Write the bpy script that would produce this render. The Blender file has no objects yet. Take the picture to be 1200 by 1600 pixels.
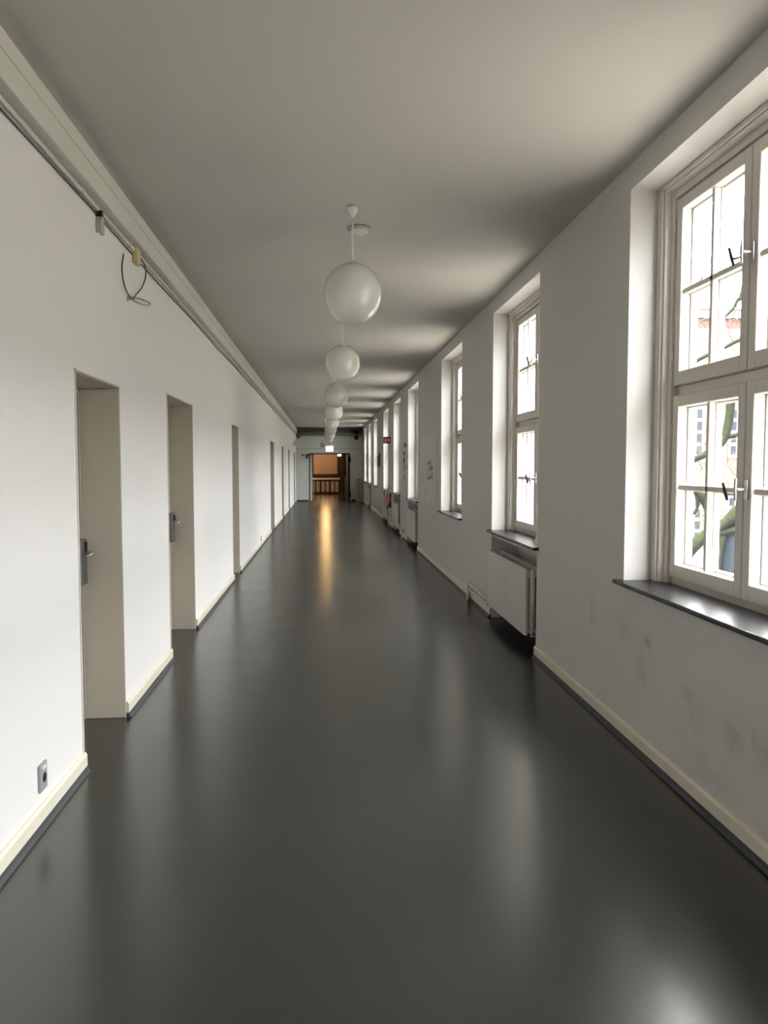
import bpy, bmesh, math, random
from mathutils import Vector, Matrix
random.seed(7)
S = bpy.context.scene
COL = S.collection
XL, XR, H = -1.225, 1.70, 3.22        # left wall face, right wall face, ceiling height
YEND, YBACK = 34.0, -5.2

# ------------------------------------------------------------------ camera
def make_camera():
    f, vx, vy = 1200.0, 506.5, 728.0
    d = Vector(((vx-600)/f, (vy-800)/f, 1)).normalized()      # corridor direction in camera frame (x right, y down, z ahead)
    u = Vector((0, -d.z, d.y)).normalized(); u = (u-d*u.dot(d)).normalized()
    r = d.cross(u)
    if r.x < 0: r = -r
    right = Vector((r.x, d.x, u.x)); down = Vector((r.y, d.y, u.y)); fwd = Vector((r.z, d.z, u.z))
    m = Matrix((( right.x, -down.x, -fwd.x, 0), (right.y, -down.y, -fwd.y, 0), (right.z, -down.z, -fwd.z, 1.55), (0, 0, 0, 1)))
    cd = bpy.data.cameras.new('camera'); cd.sensor_fit = 'VERTICAL'; cd.sensor_height = 24; cd.lens = 18
    cd.clip_start = .05; cd.clip_end = 300
    co = bpy.data.objects.new('camera', cd); COL.objects.link(co); co.matrix_world = m
    S.camera = co
make_camera()

# ------------------------------------------------------------------ sky: even overcast
W = bpy.data.worlds.new('overcast'); S.world = W; W.use_nodes = True
wn, wl = W.node_tree.nodes, W.node_tree.links
bg = wn['Background']; tc = wn.new('ShaderNodeTexCoord'); sx = wn.new('ShaderNodeSeparateXYZ'); rp = wn.new('ShaderNodeValToRGB')
wl.new(tc.outputs['Generated'], sx.inputs[0]); wl.new(sx.outputs['Z'], rp.inputs[0]); wl.new(rp.outputs[0], bg.inputs['Color'])
rp.color_ramp.elements[0].position = 0.0; rp.color_ramp.elements[0].color = (.34, .35, .37, 1)   # overcast: brightest overhead
rp.color_ramp.elements[1].position = 1; rp.color_ramp.elements[1].color = (1, 1, 1, 1)
bg.inputs['Strength'].default_value = 60.0

S.view_settings.view_transform = 'Standard'
S.view_settings.look = 'None'
S.view_settings.exposure = 0.0
S.view_settings.gamma = 1.0
S.view_settings.use_curve_mapping = False
S.cycles.max_bounces = 14; S.cycles.diffuse_bounces = 8; S.cycles.glossy_bounces = 5
S.cycles.transparent_max_bounces = 12
S.cycles.caustics_reflective = False; S.cycles.caustics_refractive = False
S.cycles.sample_clamp_indirect = 6
try:
    S.cycles.use_denoising = True
    S.cycles.denoiser = 'OPENIMAGEDENOISE'
    S.cycles.denoising_input_passes = 'RGB_ALBEDO_NORMAL'; S.cycles.denoising_prefilter = 'ACCURATE'
    S.cycles.use_adaptive_sampling = False
except Exception:
    pass

# window centres along the corridor (opening 1.66 wide), True where a radiator niche lies below
WINS = [(3.395, False), (6.86, True), (10.28, False), (14.70, True), (17.98, True), (21.20, True),
        (25.48, False), (28.68, True), (31.72, False), (-0.03, True), (-3.46, False)]
WW = 1.67
WZ0, WZ1 = .88, 3.075
# portals: they give no light, they only guide sky sampling to the window openings
for c, _ in WINS[:4]+WINS[9:10]:
    ld = bpy.data.lights.new('window_portal', 'AREA'); ld.shape = 'RECTANGLE'; ld.size = 2.15; ld.size_y = 1.6
    ld.cycles.is_portal = True
    lo = bpy.data.objects.new('window_portal', ld); COL.objects.link(lo)
    lo.location = (2.08, c, 1.98); lo.rotation_euler = (0, math.radians(90), 0)

# ------------------------------------------------------------------ materials
MATS = {}
def mat(name, col, rough=.6, metal=0, spec=.5, noise=None, coat=0, emit=None, bump=None):
    m = bpy.data.materials.new(name); m.use_nodes = True; MATS[name] = m
    n, l = m.node_tree.nodes, m.node_tree.links; b = n['Principled BSDF']
    b.inputs['Base Color'].default_value = (*col, 1); b.inputs['Roughness'].default_value = rough
    b.inputs['Metallic'].default_value = metal; b.inputs['Specular IOR Level'].default_value = spec
    b.inputs['Coat Weight'].default_value = coat
    t = n.new('ShaderNodeTexCoord')
    if noise:            # (scale, amount)
        nz = n.new('ShaderNodeTexNoise'); nz.inputs['Scale'].default_value = noise[0]; nz.inputs['Detail'].default_value = 6
        l.new(t.outputs['Object'], nz.inputs['Vector'])
        mr = n.new('ShaderNodeMapRange'); mr.inputs['To Min'].default_value = 1-noise[1]; mr.inputs['To Max'].default_value = 1+noise[1]
        l.new(nz.outputs['Fac'], mr.inputs['Value'])
        mx = n.new('ShaderNodeVectorMath'); mx.operation = 'SCALE'; mx.inputs[0].default_value = col
        l.new(mr.outputs[0], mx.inputs['Scale']); l.new(mx.outputs[0], b.inputs['Base Color'])
    if bump:
        nb = n.new('ShaderNodeTexNoise'); nb.inputs['Scale'].default_value = bump[0]; nb.inputs['Detail'].default_value = 4
        l.new(t.outputs['Object'], nb.inputs['Vector'])
        bp = n.new('ShaderNodeBump'); bp.inputs['Strength'].default_value = bump[1]; bp.inputs['Distance'].default_value = bump[2]
        l.new(nb.outputs['Fac'], bp.inputs['Height']); l.new(bp.outputs[0], b.inputs['Normal'])
    if emit:
        b.inputs['Emission Color'].default_value = (*emit[0], 1); b.inputs['Emission Strength'].default_value = emit[1]
    return m

PAINT_SHADE = (.59, .568, .55)  # right wall's copy of the paint, darkened to put its shade into the colour
mat('wall_paint_lit', (.755, .726, .712), .75, spec=.25, noise=(1.3, .02), bump=(60, .06, .004))  # same paint made whiter: window light on the left wall put into its colour
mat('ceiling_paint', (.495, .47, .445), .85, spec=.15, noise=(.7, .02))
mat('end_paint', (.68, .70, .65), .5, noise=(1.1, .05))
mat('skirting_cream', (.70, .65, .54), .45, noise=(3, .05))
mat('vinyl_cove', (.055, .057, .060), .5, spec=.3)
mat('window_paint', (.66, .62, .57), .42, noise=(4, .04))
mat('stone_sill', (.014, .014, .016), .27, spec=.28, noise=(5, .45), bump=(5, .25, .004))
mat('radiator_white', (.60, .60, .56), .42)
mat('pipe_cream', (.70, .67, .60), .4)
mat('steel', (.55, .55, .56), .3, metal=1)
mat('steel_dark', (.17, .17, .16), .42, metal=.7)
mat('black', (.012, .012, .012), .6, spec=.25)
mat('door_paint', (.50, .455, .385), .45, noise=(2, .03))
mat('trunk_paint', (.60, .58, .525), .5, noise=(1.5, .04))
mat('trunk_line', (.30, .29, .26), .8)
mat('outlet_grey', (.30, .31, .33), .4)
mat('opal', (.80, .79, .74), .25, spec=.5, coat=.6)
mat('white_plastic', (.78, .78, .75), .4)
mat('cream_box', (.52, .42, .25), .5)
mat('cable_black', (.07, .068, .06), .5)
mat('old_metal', (.40, .38, .33), .5)
mat('red_sign', (.30, .015, .012), .4)
mat('dull_red', (.20, .07, .065), .5)
mat('pictogram', (.80, .66, .58), .5)
mat('sign_white', (.75, .75, .72), .5)
mat('lit_sign', (.9, .9, .9), .5, emit=((1, 1, .97), 2.2))
mat('poster', (.60, .59, .56), .6, noise=(2.5, .06))
mat('marker', (.14, .14, .14), .7)
mat('marker_faint', (.52, .50, .48), .7)
mat('pink_plastic', (.60, .30, .33), .38, noise=(14, .3), bump=(18, .8, .02))
mat('bin_grey', (.42, .45, .43), .4)
mat('beam_grey', (.09, .10, .10), .5)
mat('pipe_grey', (.22, .23, .23), .4)
mat('wood_dark', (.034, .019, .012), .35, noise=(5, .35))
mat('wood_mid', (.30, .165, .08), .45, noise=(5, .2))
mat('spindle', (.86, .76, .62), .45)
mat('tan_panel', (.36, .255, .19), .7, noise=(2, .05))
mat('hall_floor', (.10, .055, .032), .22, noise=(3, .3))
mat('hall_plaster', (.30, .20, .12), .8)
mat('fill_globe', (1, .8, .5), .5, emit=((1, .67, .40), 150))  # glow of the added fill lamps in the hall
mat('amber_globe', (1, .8, .5), .5, emit=((1, .62, .24), 200))
mat('bark', (.014, .018, .024), .9, spec=.15, noise=(3, .3), bump=(8, .5, .02))
mat('twig', (.035, .018, .010), .9)
mat('unseen_wing_pale', (.30, .29, .27), .9)  # pale so the unseen wing bounces light to the upper left wall
mat('gravel', (.25, .238, .205), .95, noise=(2, .2))
mat('roof_tile', (.03, .025, .024), .8)
mat('render_white', (.16, .155, .14), .9)
mat('dark_pane', (.022, .025, .03), .5, spec=.1)
mat('ext_white', (.22, .22, .22), .6)
mat('red_band', (.060, .026, .022), .9)

for k_ in ('lit_sign', 'amber_globe'): MATS[k_].cycles.emission_sampling = 'NONE'

def glass():
    m = bpy.data.materials.new('pane_glass'); m.use_nodes = True; MATS['pane_glass'] = m
    n, l = m.node_tree.nodes, m.node_tree.links; n.clear()
    o = n.new('ShaderNodeOutputMaterial'); t = n.new('ShaderNodeBsdfTransparent'); g = n.new('ShaderNodeBsdfGlossy'); mx = n.new('ShaderNodeMixShader'); f = n.new('ShaderNodeFresnel')
    t.inputs['Color'].default_value = (.95, .965, .955, 1); g.inputs['Roughness'].default_value = .01; f.inputs['IOR'].default_value = 1.45
    ge = n.new('ShaderNodeNewGeometry'); fr = n.new('ShaderNodeMath'); fr.operation = 'SUBTRACT'; fr.inputs[0].default_value = 1; l.new(ge.outputs['Backfacing'], fr.inputs[1])
    fm = n.new('ShaderNodeMath'); fm.operation = 'MULTIPLY'; l.new(f.outputs[0], fm.inputs[0]); l.new(fr.outputs[0], fm.inputs[1])
    l.new(fm.outputs[0], mx.inputs[0]); l.new(t.outputs[0], mx.inputs[1]); l.new(g.outputs[0], mx.inputs[2]); l.new(mx.outputs[0], o.inputs[0])
glass()

def floor_mat():
    m = mat('linoleum', (.03, .03, .03), .3, spec=.8)
    n, l = m.node_tree.nodes, m.node_tree.links; b = n['Principled BSDF']; t = n['Texture Coordinate']
    nz = n.new('ShaderNodeTexNoise'); nz.inputs['Scale'].default_value = 1.1; nz.inputs['Detail'].default_value = 8; nz.inputs['Roughness'].default_value = .65
    l.new(t.outputs['Object'], nz.inputs['Vector'])
    r = n.new('ShaderNodeValToRGB'); l.new(nz.outputs['Fac'], r.inputs[0])
    r.color_ramp.elements[0].position = .3; r.color_ramp.elements[0].color = (.018, .0190, .0178, 1)
    r.color_ramp.elements[1].position = .75; r.color_ramp.elements[1].color = (.022, .0232, .0217, 1)
    l.new(r.outputs[0], b.inputs['Base Color'])
    mr = n.new('ShaderNodeMapRange'); mr.inputs['To Min'].default_value = .20; mr.inputs['To Max'].default_value = .262
    n2 = n.new('ShaderNodeTexNoise'); n2.inputs['Scale'].default_value = 2.6; n2.inputs['Detail'].default_value = 5
    l.new(t.outputs['Object'], n2.inputs['Vector']); l.new(n2.outputs['Fac'], mr.inputs['Value']); l.new(mr.outputs[0], b.inputs['Roughness'])
floor_mat()

def stained_wall():
    """right wall paint: grey scuffs below the first window, at fixed places on the wall"""
    m = mat('wall_paint_shade_scuffed', PAINT_SHADE, .75, spec=.25, bump=(60, .06, .004))
    n, l = m.node_tree.nodes, m.node_tree.links; b = n['Principled BSDF']; t = n['Texture Coordinate']
    sp = n.new('ShaderNodeSeparateXYZ'); l.new(t.outputs['Object'], sp.inputs[0])
    nz = n.new('ShaderNodeTexNoise'); nz.inputs['Scale'].default_value = 7; nz.inputs['Detail'].default_value = 7; nz.inputs['Roughness'].default_value = .7
    l.new(t.outputs['Object'], nz.inputs['Vector'])
    acc = None
    def math_(op, a, b_=None, c_=None):
        k = n.new('ShaderNodeMath'); k.operation = op
        for i, v in enumerate((a, b_, c_)):
            if v is None: continue
            if isinstance(v, (int, float)): k.inputs[i].default_value = v
            else: l.new(v, k.inputs[i])
        return k.outputs[0]
    for (y, z, sy, sz, a) in [(4.78, .70, .07, .06, .8), (4.72, .60, .06, .05, .6), (4.25, .62, .20, .10, .25), (3.90, .62, .045, .035, .9), (3.95, .45, .10, .10, .35),
                              (3.45, .48, .04, .03, .9), (3.35, .42, .12, .08, .35), (3.0, .42, .09, .08, .5), (2.85, .45, .10, .07, .5), (3.3, .18, .25, .1, .3), (2.6, .12, .15, .03, .8), (5.3, .8, .1, .05, .2)]:
        dy = math_('DIVIDE', math_('SUBTRACT', sp.outputs['Y'], y), sy); dz = math_('DIVIDE', math_('SUBTRACT', sp.outputs['Z'], z), sz)
        q = math_('ADD', math_('MULTIPLY', dy, dy), math_('MULTIPLY', dz, dz))
        g = math_('MULTIPLY', math_('POWER', 2.718, math_('MULTIPLY', q, -1.0)), a)
        acc = g if acc is None else math_('ADD', acc, g)
    mr = n.new('ShaderNodeMapRange'); mr.inputs['From Min'].default_value = .38; mr.inputs['From Max'].default_value = .72
    l.new(nz.outputs['Fac'], mr.inputs['Value'])
    fac = math_('MINIMUM', math_('MULTIPLY', acc, math_('MULTIPLY', mr.outputs[0], 1.15)), .75)
    mx = n.new('ShaderNodeMix'); mx.data_type = 'RGBA'
    l.new(fac, mx.inputs['Factor']); mx.inputs[6].default_value = (*PAINT_SHADE, 1); mx.inputs[7].default_value = (.22, .21, .19, 1)
    l.new(mx.outputs[2], b.inputs['Base Color'])
stained_wall()

def brick_mat(name, k):
    m = mat(name, (.35, .17, .12), .9)
    n, l = m.node_tree.nodes, m.node_tree.links; b = n['Principled BSDF']; t = n['Texture Coordinate']
    mp = n.new('ShaderNodeMapping'); mp.inputs['Rotation'].default_value = (math.radians(90), 0, 0)
    l.new(t.outputs['Object'], mp.inputs[0])
    br = n.new('ShaderNodeTexBrick'); l.new(mp.outputs[0], br.inputs['Vector'])
    br.inputs['Color1'].default_value = (.070, .036, .026, 1); br.inputs['Color2'].default_value = (.10, .062, .040, 1); br.inputs['Mortar'].default_value = (.12, .10, .08, 1)
    br.inputs['Scale'].default_value = 1; br.inputs['Brick Width'].default_value = .25; br.inputs['Row Height'].default_value = .08; br.inputs['Mortar Size'].default_value = .012
    for q in ('Color1', 'Color2', 'Mortar'): br.inputs[q].default_value = tuple(c*k for c in br.inputs[q].default_value[:3])+(1,)
    l.new(br.outputs['Color'], b.inputs['Base Color'])
brick_mat('brick', 1.0); brick_mat('brick_dark', .35)  # the pier's copy is scaled darker so it does not wash out

def moss_mat():
    m = mat('mossy_bark', (.1, .1, .1), .95, spec=.1, bump=(22, .7, .02))
    n, l = m.node_tree.nodes, m.node_tree.links; b = n['Principled BSDF']; t = n['Texture Coordinate']
    g = n.new('ShaderNodeNewGeometry'); sp = n.new('ShaderNodeSeparateXYZ'); l.new(g.outputs['Normal'], sp.inputs[0])
    nz = n.new('ShaderNodeTexNoise'); nz.inputs['Scale'].default_value = 9; l.new(t.outputs['Object'], nz.inputs['Vector'])
    ad = n.new('ShaderNodeMath'); ad.operation = 'ADD'; l.new(sp.outputs['Z'], ad.inputs[0]); l.new(nz.outputs['Fac'], ad.inputs[1])
    sb = n.new('ShaderNodeMath'); sb.operation = 'MULTIPLY_ADD'; l.new(sp.outputs['X'], sb.inputs[0]); sb.inputs[1].default_value = -.8; l.new(ad.outputs[0], sb.inputs[2])
    r = n.new('ShaderNodeValToRGB'); l.new(sb.outputs[0], r.inputs[0])
    r.color_ramp.elements[0].position = .45; r.color_ramp.elements[0].color = (.006, .0065, .0065, 1)
    r.color_ramp.elements[1].position = .95; r.color_ramp.elements[1].color = (.0125, .0155, .0065, 1)
    l.new(r.outputs[0], b.inputs['Base Color'])
moss_mat()

# ------------------------------------------------------------------ helpers
class MB:
    def __init__(s): s.v, s.f, s.sm = [], [], []
    def _add(s, v, f, smooth=False):
        o = len(s.v); s.v += v; s.f += [tuple(i+o for i in q) for q in f]; s.sm += [smooth]*len(f); return s
    def box(s, x0, x1, y0, y1, z0, z1):
        if x0 > x1: x0, x1 = x1, x0
        if y0 > y1: y0, y1 = y1, y0
        if z0 > z1: z0, z1 = z1, z0
        v = [(x, y, z) for x in (x0, x1) for y in (y0, y1) for z in (z0, z1)]
        return s._add(v, [(0, 1, 3, 2), (4, 6, 7, 5), (0, 4, 5, 1), (2, 3, 7, 6), (0, 2, 6, 4), (1, 5, 7, 3)])
    def tube(s, pts, r, n=10, cap=True):
        pts = [Vector(p) for p in pts]; k = len(pts)
        rr = r if isinstance(r, (list, tuple)) else [r]*k
        v = []; prev = None
        for i, p in enumerate(pts):
            t = (pts[min(i+1, k-1)]-pts[max(i-1, 0)]).normalized()
            if prev is None:
                a = Vector((0, 0, 1)) if abs(t.z) < .9 else Vector((1, 0, 0))
                nn = t.cross(a).normalized()
            else:
                nn = (prev-t*prev.dot(t)).normalized()
            prev = nn; bb = t.cross(nn)
            for j in range(n):
                a = 2*math.pi*j/n; v.append(tuple(p+(nn*math.cos(a)+bb*math.sin(a))*rr[i]))
        f = [(i*n+j, i*n+(j+1) % n, (i+1)*n+(j+1) % n, (i+1)*n+j) for i in range(k-1) for j in range(n)]
        s._add(v, f, True)
        if cap:
            o = len(s.v)-len(v)
            s.f += [tuple(o+j for j in range(n))[::-1], tuple(o+(k-1)*n+j for j in range(n))]; s.sm += [False, False]
        return s
    def lathe(s, prof, c=(0, 0, 0), n=24, axis='z', cap=True):
        v = []
        for r, z in prof:
            for j in range(n):
                a = 2*math.pi*j/n; p = (r*math.cos(a), r*math.sin(a), z)
                if axis == 'x': p = (p[2], p[0], p[1])
                if axis == 'y': p = (p[0], p[2], p[1])
                v.append((p[0]+c[0], p[1]+c[1], p[2]+c[2]))
        k = len(prof)
        s._add(v, [(i*n+j, i*n+(j+1) % n, (i+1)*n+(j+1) % n, (i+1)*n+j) for i in range(k-1) for j in range(n)], True)
        if cap:
            o = len(s.v)-len(v)
            s.f += [tuple(o+j for j in range(n))[::-1], tuple(o+(k-1)*n+j for j in range(n))]; s.sm += [False, False]
        return s
    def prism(s, pts, axis, a0, a1):
        """outline pts (2-D) pushed along an axis"""
        def p3(p, a): return {'x': (a, p[0], p[1]), 'y': (p[0], a, p[1]), 'z': (p[0], p[1], a)}[axis]
        n = len(pts); v = [p3(p, a0) for p in pts]+[p3(p, a1) for p in pts]
        return s._add(v, [tuple(range(n))[::-1], tuple(range(n, 2*n))]+[(i, (i+1) % n, n+(i+1) % n, n+i) for i in range(n)])
    def build(s, name, m, parent=None, bevel=0, seg=2, loc=None):
        me = bpy.data.meshes.new(name); me.from_pydata(s.v, [], s.f)
        bm = bmesh.new(); bm.from_mesh(me); bmesh.ops.recalc_face_normals(bm, faces=bm.faces); bm.to_mesh(me); bm.free()
        for p, q in zip(me.polygons, s.sm): p.use_smooth = q
        me.materials.append(MATS[m]); o = bpy.data.objects.new(name, me); COL.objects.link(o)
        if parent: o.parent = parent
        if loc: o.location = loc
        if bevel:
            b = o.modifiers.new('bevel', 'BEVEL'); b.width = bevel; b.segments = seg; b.limit_method = 'ANGLE'; b.angle_limit = math.radians(40)
        return o
def tag(o, label=None, cat=None, group=None, kind=None):
    if label: o['label'] = label
    if cat: o['category'] = cat
    if group: o['group'] = group
    if kind: o['kind'] = kind
    return o
def thing(name, loc, label=None, cat=None, group=None, kind=None, rz=0):
    o = bpy.data.objects.new(name, None); COL.objects.link(o); o.location = loc; o.rotation_euler = (0, 0, rz)
    o.empty_display_size = .1
    return tag(o, label, cat, group, kind)
def copy_tree(o, parent=None):
    c = o.copy(); COL.objects.link(c)
    if parent: c.parent = parent
    for ch in [x for x in bpy.data.objects if x.parent == o]: copy_tree(ch, c)
    return c

# ================================================================== STRUCTURE
fl = MB().box(XL-.4, 2.02, YBACK-.1, YEND+.05, -.12, -.03)
yy = YBACK-.1
while yy < YEND+.049:
    fl.box(XL-.4, 2.02, yy, min(yy+1.0, YEND+.05), -.03, 0); yy += 1.0
tag(fl.build('floor', 'linoleum'), 'glossy dark grey linoleum floor running the length of the corridor', 'floor', kind='structure')
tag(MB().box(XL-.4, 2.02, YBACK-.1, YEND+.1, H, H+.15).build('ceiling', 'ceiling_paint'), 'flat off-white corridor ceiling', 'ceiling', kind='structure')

DOORS = [(3.93, 4.765, 2.02, .238), (6.155, 7.35, 2.11, .213), (10.40, 11.22, 2.10, .22), (17.75, 19.05, 2.12, .25),
         (22.5, 23.4, 2.12, .12), (26.6, 27.5, 2.12, .12), (31.2, 32.4, 2.10, .2)]
def wall_left():
    m = MB(); y = YBACK
    for a, b, z, d in DOORS:
        m.box(XL-.4, XL, y, a, 0, H); m.box(XL-.4, XL, a, b, z, H); y = b
    m.box(XL-.4, XL, y, YEND, 0, H)
    tag(m.build('wall_left', 'wall_paint_lit'), 'long white plaster wall with door recesses', 'wall', kind='structure')
wall_left()
def wall_right():
    m = MB(); y = YBACK
    for c, niche in sorted(WINS):
        a, b = c-WW/2, c+WW/2
        m.box(XR, 2.02, y, a, 0, H); m.box(XR, 2.02, a, b, WZ1, H)
        m.box(1.97 if niche else XR, 2.02, a, b, 0, WZ0)
        if niche: m.box(XR+.02, 1.97, a, b, WZ0-.05, WZ0-.012)
        y = b
    m.box(XR, 2.02, y, YEND, 0, H)
    tag(m.build('wall_right', 'wall_paint_shade_scuffed'), 'white plaster wall with deep window openings and grey scuffs', 'wall', kind='structure')
wall_right()
tag(MB().box(XL-.4, 2.02, YBACK-.2, YBACK, 0, H).build('wall_back', 'wall_paint_lit'), 'white wall closing the corridor behind the viewer', 'wall', kind='structure')
OX0, OX1, OZ = -.65, 1.14, 2.09
def wall_end():
    m = MB().box(XL, OX0, YEND, YEND+.25, 0, H).box(OX1, XR+.3, YEND, YEND+.25, 0, H).box(OX0, OX1, YEND, YEND+.25, OZ, H)
    tag(m.build('wall_end', 'end_paint'), 'grey-green end wall with the doorway to the stair hall', 'wall', kind='structure')
    t = MB().box(XL, XR, YEND-.02, YEND, 2.29, 2.305).build('trim_1', 'pipe_grey'); tag(t, 'thin horizontal joint strip across the end wall above the doorway', 'trim', kind='structure')
    b = MB().box(XL+.02, XR-.01, YEND-.30, YEND, 2.93, H-.12).build('trim_2', 'beam_grey'); tag(b, 'dark grey steel beam under the ceiling at the end wall', 'beam', kind='structure')
    g = MB().box(XL, XR, YEND-.25, YEND-.05, H-.12, H).build('trim_3', 'beam_grey'); tag(g, 'dark grey fascia strip where ceiling meets the end wall', 'trim', kind='structure')
wall_end()

def skirting():
    m, c = MB(), MB()
    def seg(x, s, a, b):
        m.prism([(x, .028), (x+s*.018, .028), (x+s*.018, .085), (x+s*.010, .098), (x, .098)], 'y', a, b)
        c.prism([(x, 0), (x+s*.034, 0), (x+s*.034, .004), (x+s*.022, .014), (x+s*.020, .03), (x, .03)], 'y', a, b)
    y = YBACK
    for a, b, _, _ in DOORS: seg(XL, 1, y, a); y = b
    seg(XL, 1, y, YEND)
    o = tag(m.build('baseboard_left', 'skirting_cream'), 'cream baseboard along the left wall', 'baseboard', kind='structure'); c.build('cove_strip', 'vinyl_cove', o)
    m, c = MB(), MB()
    y = YBACK
    for cc, n in sorted(WINS):
        if n:
            if y < cc-WW/2: seg(XR, -1, y, cc-WW/2)
            y = cc+WW/2
    seg(XR, -1, y, YEND)
    o = tag(m.build('baseboard_right', 'skirting_cream'), 'cream baseboard along the window wall', 'baseboard', kind='structure'); c.build('cove_strip', 'vinyl_cove', o)
    e = MB().box(XL, OX0-.05, YEND-.02, YEND, 0, .06).box(OX1+.05, XR, YEND-.02, YEND, 0, .06).build('baseboard_end', 'vinyl_cove')
    tag(e, 'dark baseboard along the end wall', 'baseboard', kind='structure')
skirting()

# ------------------------------------------------------------------ windows
def make_window(hw=WW/2):
    w = thing('window_1', (XR, 0, .90), kind='structure')
    T = WZ1-.90; yo = -.022        # the sashes sit slightly off centre
    fr = MB()
    for s in (-1, 1):
        fr.box(.155, .318, s*hw, yo+s*.795, 0, T)
        fr.box(.166, .318, yo+s*.795, yo+s*.775, 0, T-.02)
        fr.box(.196, .318, yo+s*.775, yo+s*.745, 0, T-.03)
    fr.box(.155, .318, yo-.795, yo+.795, T-.026, T)
    fr.box(.166, .318, yo-.775, yo+.775, T-.040, T-.026)
    fr.box(.206, .318, yo-.745, yo+.745, T-.080, T-.040)
    fr.box(.242, .318, yo-.745, yo+.745, 1.035, 1.085)       # transom
    fr.box(.230, .318, yo-.79, yo+.79, -.022, .034)
    for s in (-1, 1): fr.box(.304, .317, yo+s*.75, yo+s*.720, 0, T-.04)
    fr.box(.304, .317, yo-.72, yo+.72, T-.125, T-.075); fr.box(.304, .317, yo-.72, yo+.72, 1.012, 1.108); fr.box(.304, .317, yo-.72, yo+.72, 0, .060)
    fr.box(.306, .316, yo-.022, yo+.022, .06, T-.10)
    fr.build('window_frame', 'window_paint', w, .003, 1)
    def sash(y0, y1, z0, z1):
        # y0<y1: four bars, cross bars, rebate
        m = MB(); st = .062; bt = .075
        m.box(.19, .245, y0, y0+st, z0, z1).box(.19, .245, y1-st, y1, z0, z1)
        m.box(.19, .245, y0+st, y1-st, z0, z0+bt).box(.19, .245, y0+st, y1-st, z1-st, z1)
        # outer lip of the sash
        m.box(.245, .283, y0+.012, y0+st+.012, z0+.012, z1-.012).box(.245, .283, y1-st-.012, y1-.012, z0+.012, z1-.012)
        m.box(.245, .283, y0+st+.012, y1-st-.012, z0+.012, z0+bt+.010).box(.245, .283, y0+st+.012, y1-st-.012, z1-st-.01, z1-.012)
        cy = (y0+y1)/2; cz = (z0+z1)/2
        m.box(.203, .272, cy-.014, cy+.014, z0+bt, z1-st).box(.203, .272, y0+st, y1-st, cz-.014, cz+.014)
        m.box(.236, .252, cy-.021, cy+.021, z0+bt, z1-st).box(.236, .252, y0+st, y1-st, cz-.021, cz+.021)
        o = m.build('sash', 'window_paint', w, .003, 1, loc=(.02, yo, 0))
        MB().box(.2425, .2455, y0+st-.004, y1-st+.004, z0+bt-.004, z1-st+.004).build('glass_pane', 'pane_glass', o)
        return o
    g = .004
    for z0, z1 in ((.037, 1.032), (1.086, T-.092)):
        sash(g, .735, z0, z1); sash(-.735, -g, z0, z1)
    for z in (.543, 1.60):
        h = MB()
        h.box(.180, .190, -.045, -.020, z-.045, z+.045)
        h.tube([(.185, -.032, z), (.135, -.032, z)], .0065, 8)
        h.tube([(.135, -.032, z-.05), (.132, -.032, z), (.135, -.032, z+.05)], [.006, .008, .006], 8)
        h.tube([(.133, -.032, z-.022), (.118, .012, z-.022)], .006, 8)
        ho = h.build('window_handle', 'steel', w, .001, 1, loc=(.02, yo, 0))
        ho['label'] = 'steel lever latch on the meeting stiles'
        MB().tube([(.122, .012, z-.05), (.113, .014, z-.018), (.100, .016, z+.03)], [.006, .008, .006], 8).build('lever_tip', 'black', ho)
    for s in (-1, 1):
        for z in (.20, .85, 1.25, 1.95): MB().lathe([(.006, -.03), (.006, .03)], n=8).build('hinge', 'window_paint', w, loc=(.206, yo+s*.741, z))
    MB().box(-.048, .230, -hw-.055, hw+.055, -.024, 0).build('window_sill', 'stone_sill', w, .006, 3)
    return w
ORD = ['nearest', 'second', 'third', 'fourth', 'fifth', 'sixth', 'seventh', 'eighth', 'ninth']
wproto = None
for i, (c, n) in enumerate(WINS):
    if i < 1: o = wproto = make_window()
    else: o = copy_tree(wproto)
    o.name = 'window_%d' % (i+1); o.location = (XR, c, .90); o['kind'] = 'structure'; o['category'] = 'window'
    if i == 0: o['label'] = 'nearest cream wooden casement window, bare branches outside, black stone sill'
    elif i < 9: o['label'] = 'cream wooden casement window, the %s counted from the viewer' % ORD[i]
    else: o['label'] = 'cream wooden casement window %s' % ('beside the viewer' if i == 9 else 'behind the viewer')

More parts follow.
